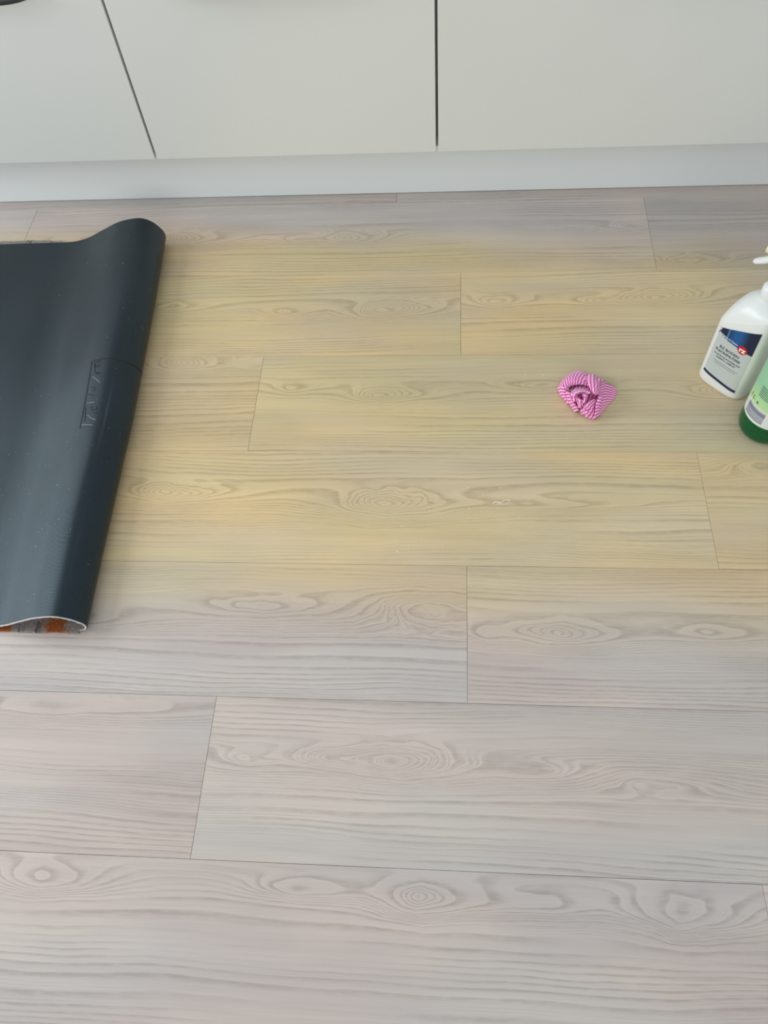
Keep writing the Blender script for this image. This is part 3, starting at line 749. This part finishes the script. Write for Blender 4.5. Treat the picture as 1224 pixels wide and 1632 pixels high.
# head body (side profile extruded with rounded section)
head = tube_obj('spray_head', [axp(0, 0, .2290), axp(0, 0, .245), axp(.001, 0, .266), axp(.002, 0, .284), axp(.002, 0, .2880)], [.0095, .0095, .0105, .0110, .0075], m_wp, bottle, 20)
shroud = tube_obj('shroud', [axp(-.034, 0, .277), axp(-.031, 0, .281), axp(-.010, 0, .286), axp(.008, 0, .286), axp(.021, 0, .285), axp(.024, 0, .2845)], [.0045, .0095, .0110, .0100, .0090, .0070], m_wp, bottle, 20, .95)
noz = tube_obj('nozzle', [axp(.022, 0, .2845), axp(.024, 0, .2845), axp(.033, 0, .2845), axp(.0342, 0, .2845)], [.0072, .0088, .0082, .0060], simple('nozzle_cream', srgb(236, 222, 176), .4), bottle, 20)
noz['label'] = 'cream coloured nozzle tip'
trg = tube_obj('trigger', [axp(.010, 0, .283), axp(.014, 0, .278), axp(.021, 0, .270), axp(.031, 0, .2605), axp(.042, 0, .2525), axp(.046, 0, .2500)], [.0060, .0058, .0056, .0052, .0047, .0030], m_wp, bottle, 14, 1.5)

# ------------------------------------------------------------------ green bottle
GC = Vector((.5530, .8900, 0)); GR = .0440
gb = empty('green_bottle', GC)
tag(gb, 'round bottle of clear green liquid with pale green barcode label by the white one', 'bottle')
def green_liq():
    m, nt, b = newmat('green_liquid'); b.inputs['Base Color'].default_value = srgb(16, 205, 118)
    b.inputs['Transmission Weight'].default_value = .86; b.inputs['IOR'].default_value = 1.36; b.inputs['Roughness'].default_value = .02; b.inputs['Coat Weight'].default_value = .1; b.inputs['Coat Roughness'].default_value = .05
    k = NG(nt); tc = nt.nodes.new('ShaderNodeTexCoord')
    v = nt.nodes.new('ShaderNodeVolumeAbsorption'); v.inputs['Color'].default_value = (.02, .70, .36, 1); v.inputs['Density'].default_value = 20
    nt.links.new(v.outputs[0], nt.nodes['Material Output'].inputs['Volume'])
    return m
m_green = green_liq()
gp = [(.0290, .0), (.0350, .0008), (.0395, .0038), (.0428, .0090), (.0445, .0155), (.0450, .023), (.0448, .034), (.0440, .044), (.0436, .048), (.0436, .170), (.0430, .176), (.0395, .187), (.0310, .200), (.0200, .211), (.0150, .218), (.0145, .232)]
g0 = link('bottle_body', lathe(gp, 64), m_green, gb); smoothish(g0, 60)
def gsurf(a, z, off):     # a: metres round the bottle from the direction facing the camera-left, + to the right
    th = math.radians(228) + a / GR; r = GR + off; return (r * math.cos(th), r * math.sin(th), z)
def glabel():
    m, nt, b = newmat('pale_green_label'); k = NG(nt); tc = nt.nodes.new('ShaderNodeTexCoord'); x, y, z = k.sep(tc.outputs['Object'])
    c = k.mix(k.mapr(z, .075, .13), srgb(190, 226, 160), srgb(150, 205, 165)); nt.links.new(c, b.inputs['Base Color']); b.inputs['Roughness'].default_value = .35; return m
gl = link('label', face_poly(gsurf, (-.085, .085), lambda s: .047, lambda s: .168, .0004, 60, 2), glabel(), gb); smoothish(gl, 60)
gl['label'] = 'pale green wraparound paper label'
m_lw = simple('label_white', srgb(226, 230, 226), .4)
bp = link('barcode_panel', face_poly(gsurf, (-.045, .022), lambda s: .048, lambda s: .0830, .0008, 40, 2), m_lw, gl); smoothish(bp, 60)
m_bar = simple('ink_barcode', srgb(104, 106, 128), .6)
zz = .0540; ci = 0; rb_ = random.Random(5)
bars = []
while zz < .0790:
    w_ = rb_.choice([.0009, .0012, .0018, .0028]); bars.append((zz, zz + w_)); zz += w_ + rb_.choice([.0010, .0012, .0018])
for z0_, z1_ in bars:
    q = link('barcode_bar', face_poly(gsurf, (-.036, .004), lambda s: z0_, lambda s: z1_, .0011, 20, 1), m_bar, gl); smoothish(q, 60)
put_text('lettering', '1 L  e', gsurf, -.0290, .0915, .0110, m_ink, gl, .0010)
for i_ in range(6):
    zt = .106 + i_ * .0042
    q = link('text_rule', face_poly(gsurf, (-.024, .016), lambda s: zt, lambda s: zt + .0009, .0009, 16, 1), m_ink, gl); smoothish(q, 60)
cp = []
for z, r in ((.2235, .0155), (.2245, .0165), (.248, .0160), (.2500, .0145)):
    cp.append([(r * math.cos(2 * math.pi * j / 36) * (1 + .02 * (j % 2)), r * math.sin(2 * math.pi * j / 36) * (1 + .02 * (j % 2)), z) for j in range(36)])
q = link('screw_cap', loft(cp), m_wp, gb); smoothish(q, 60)
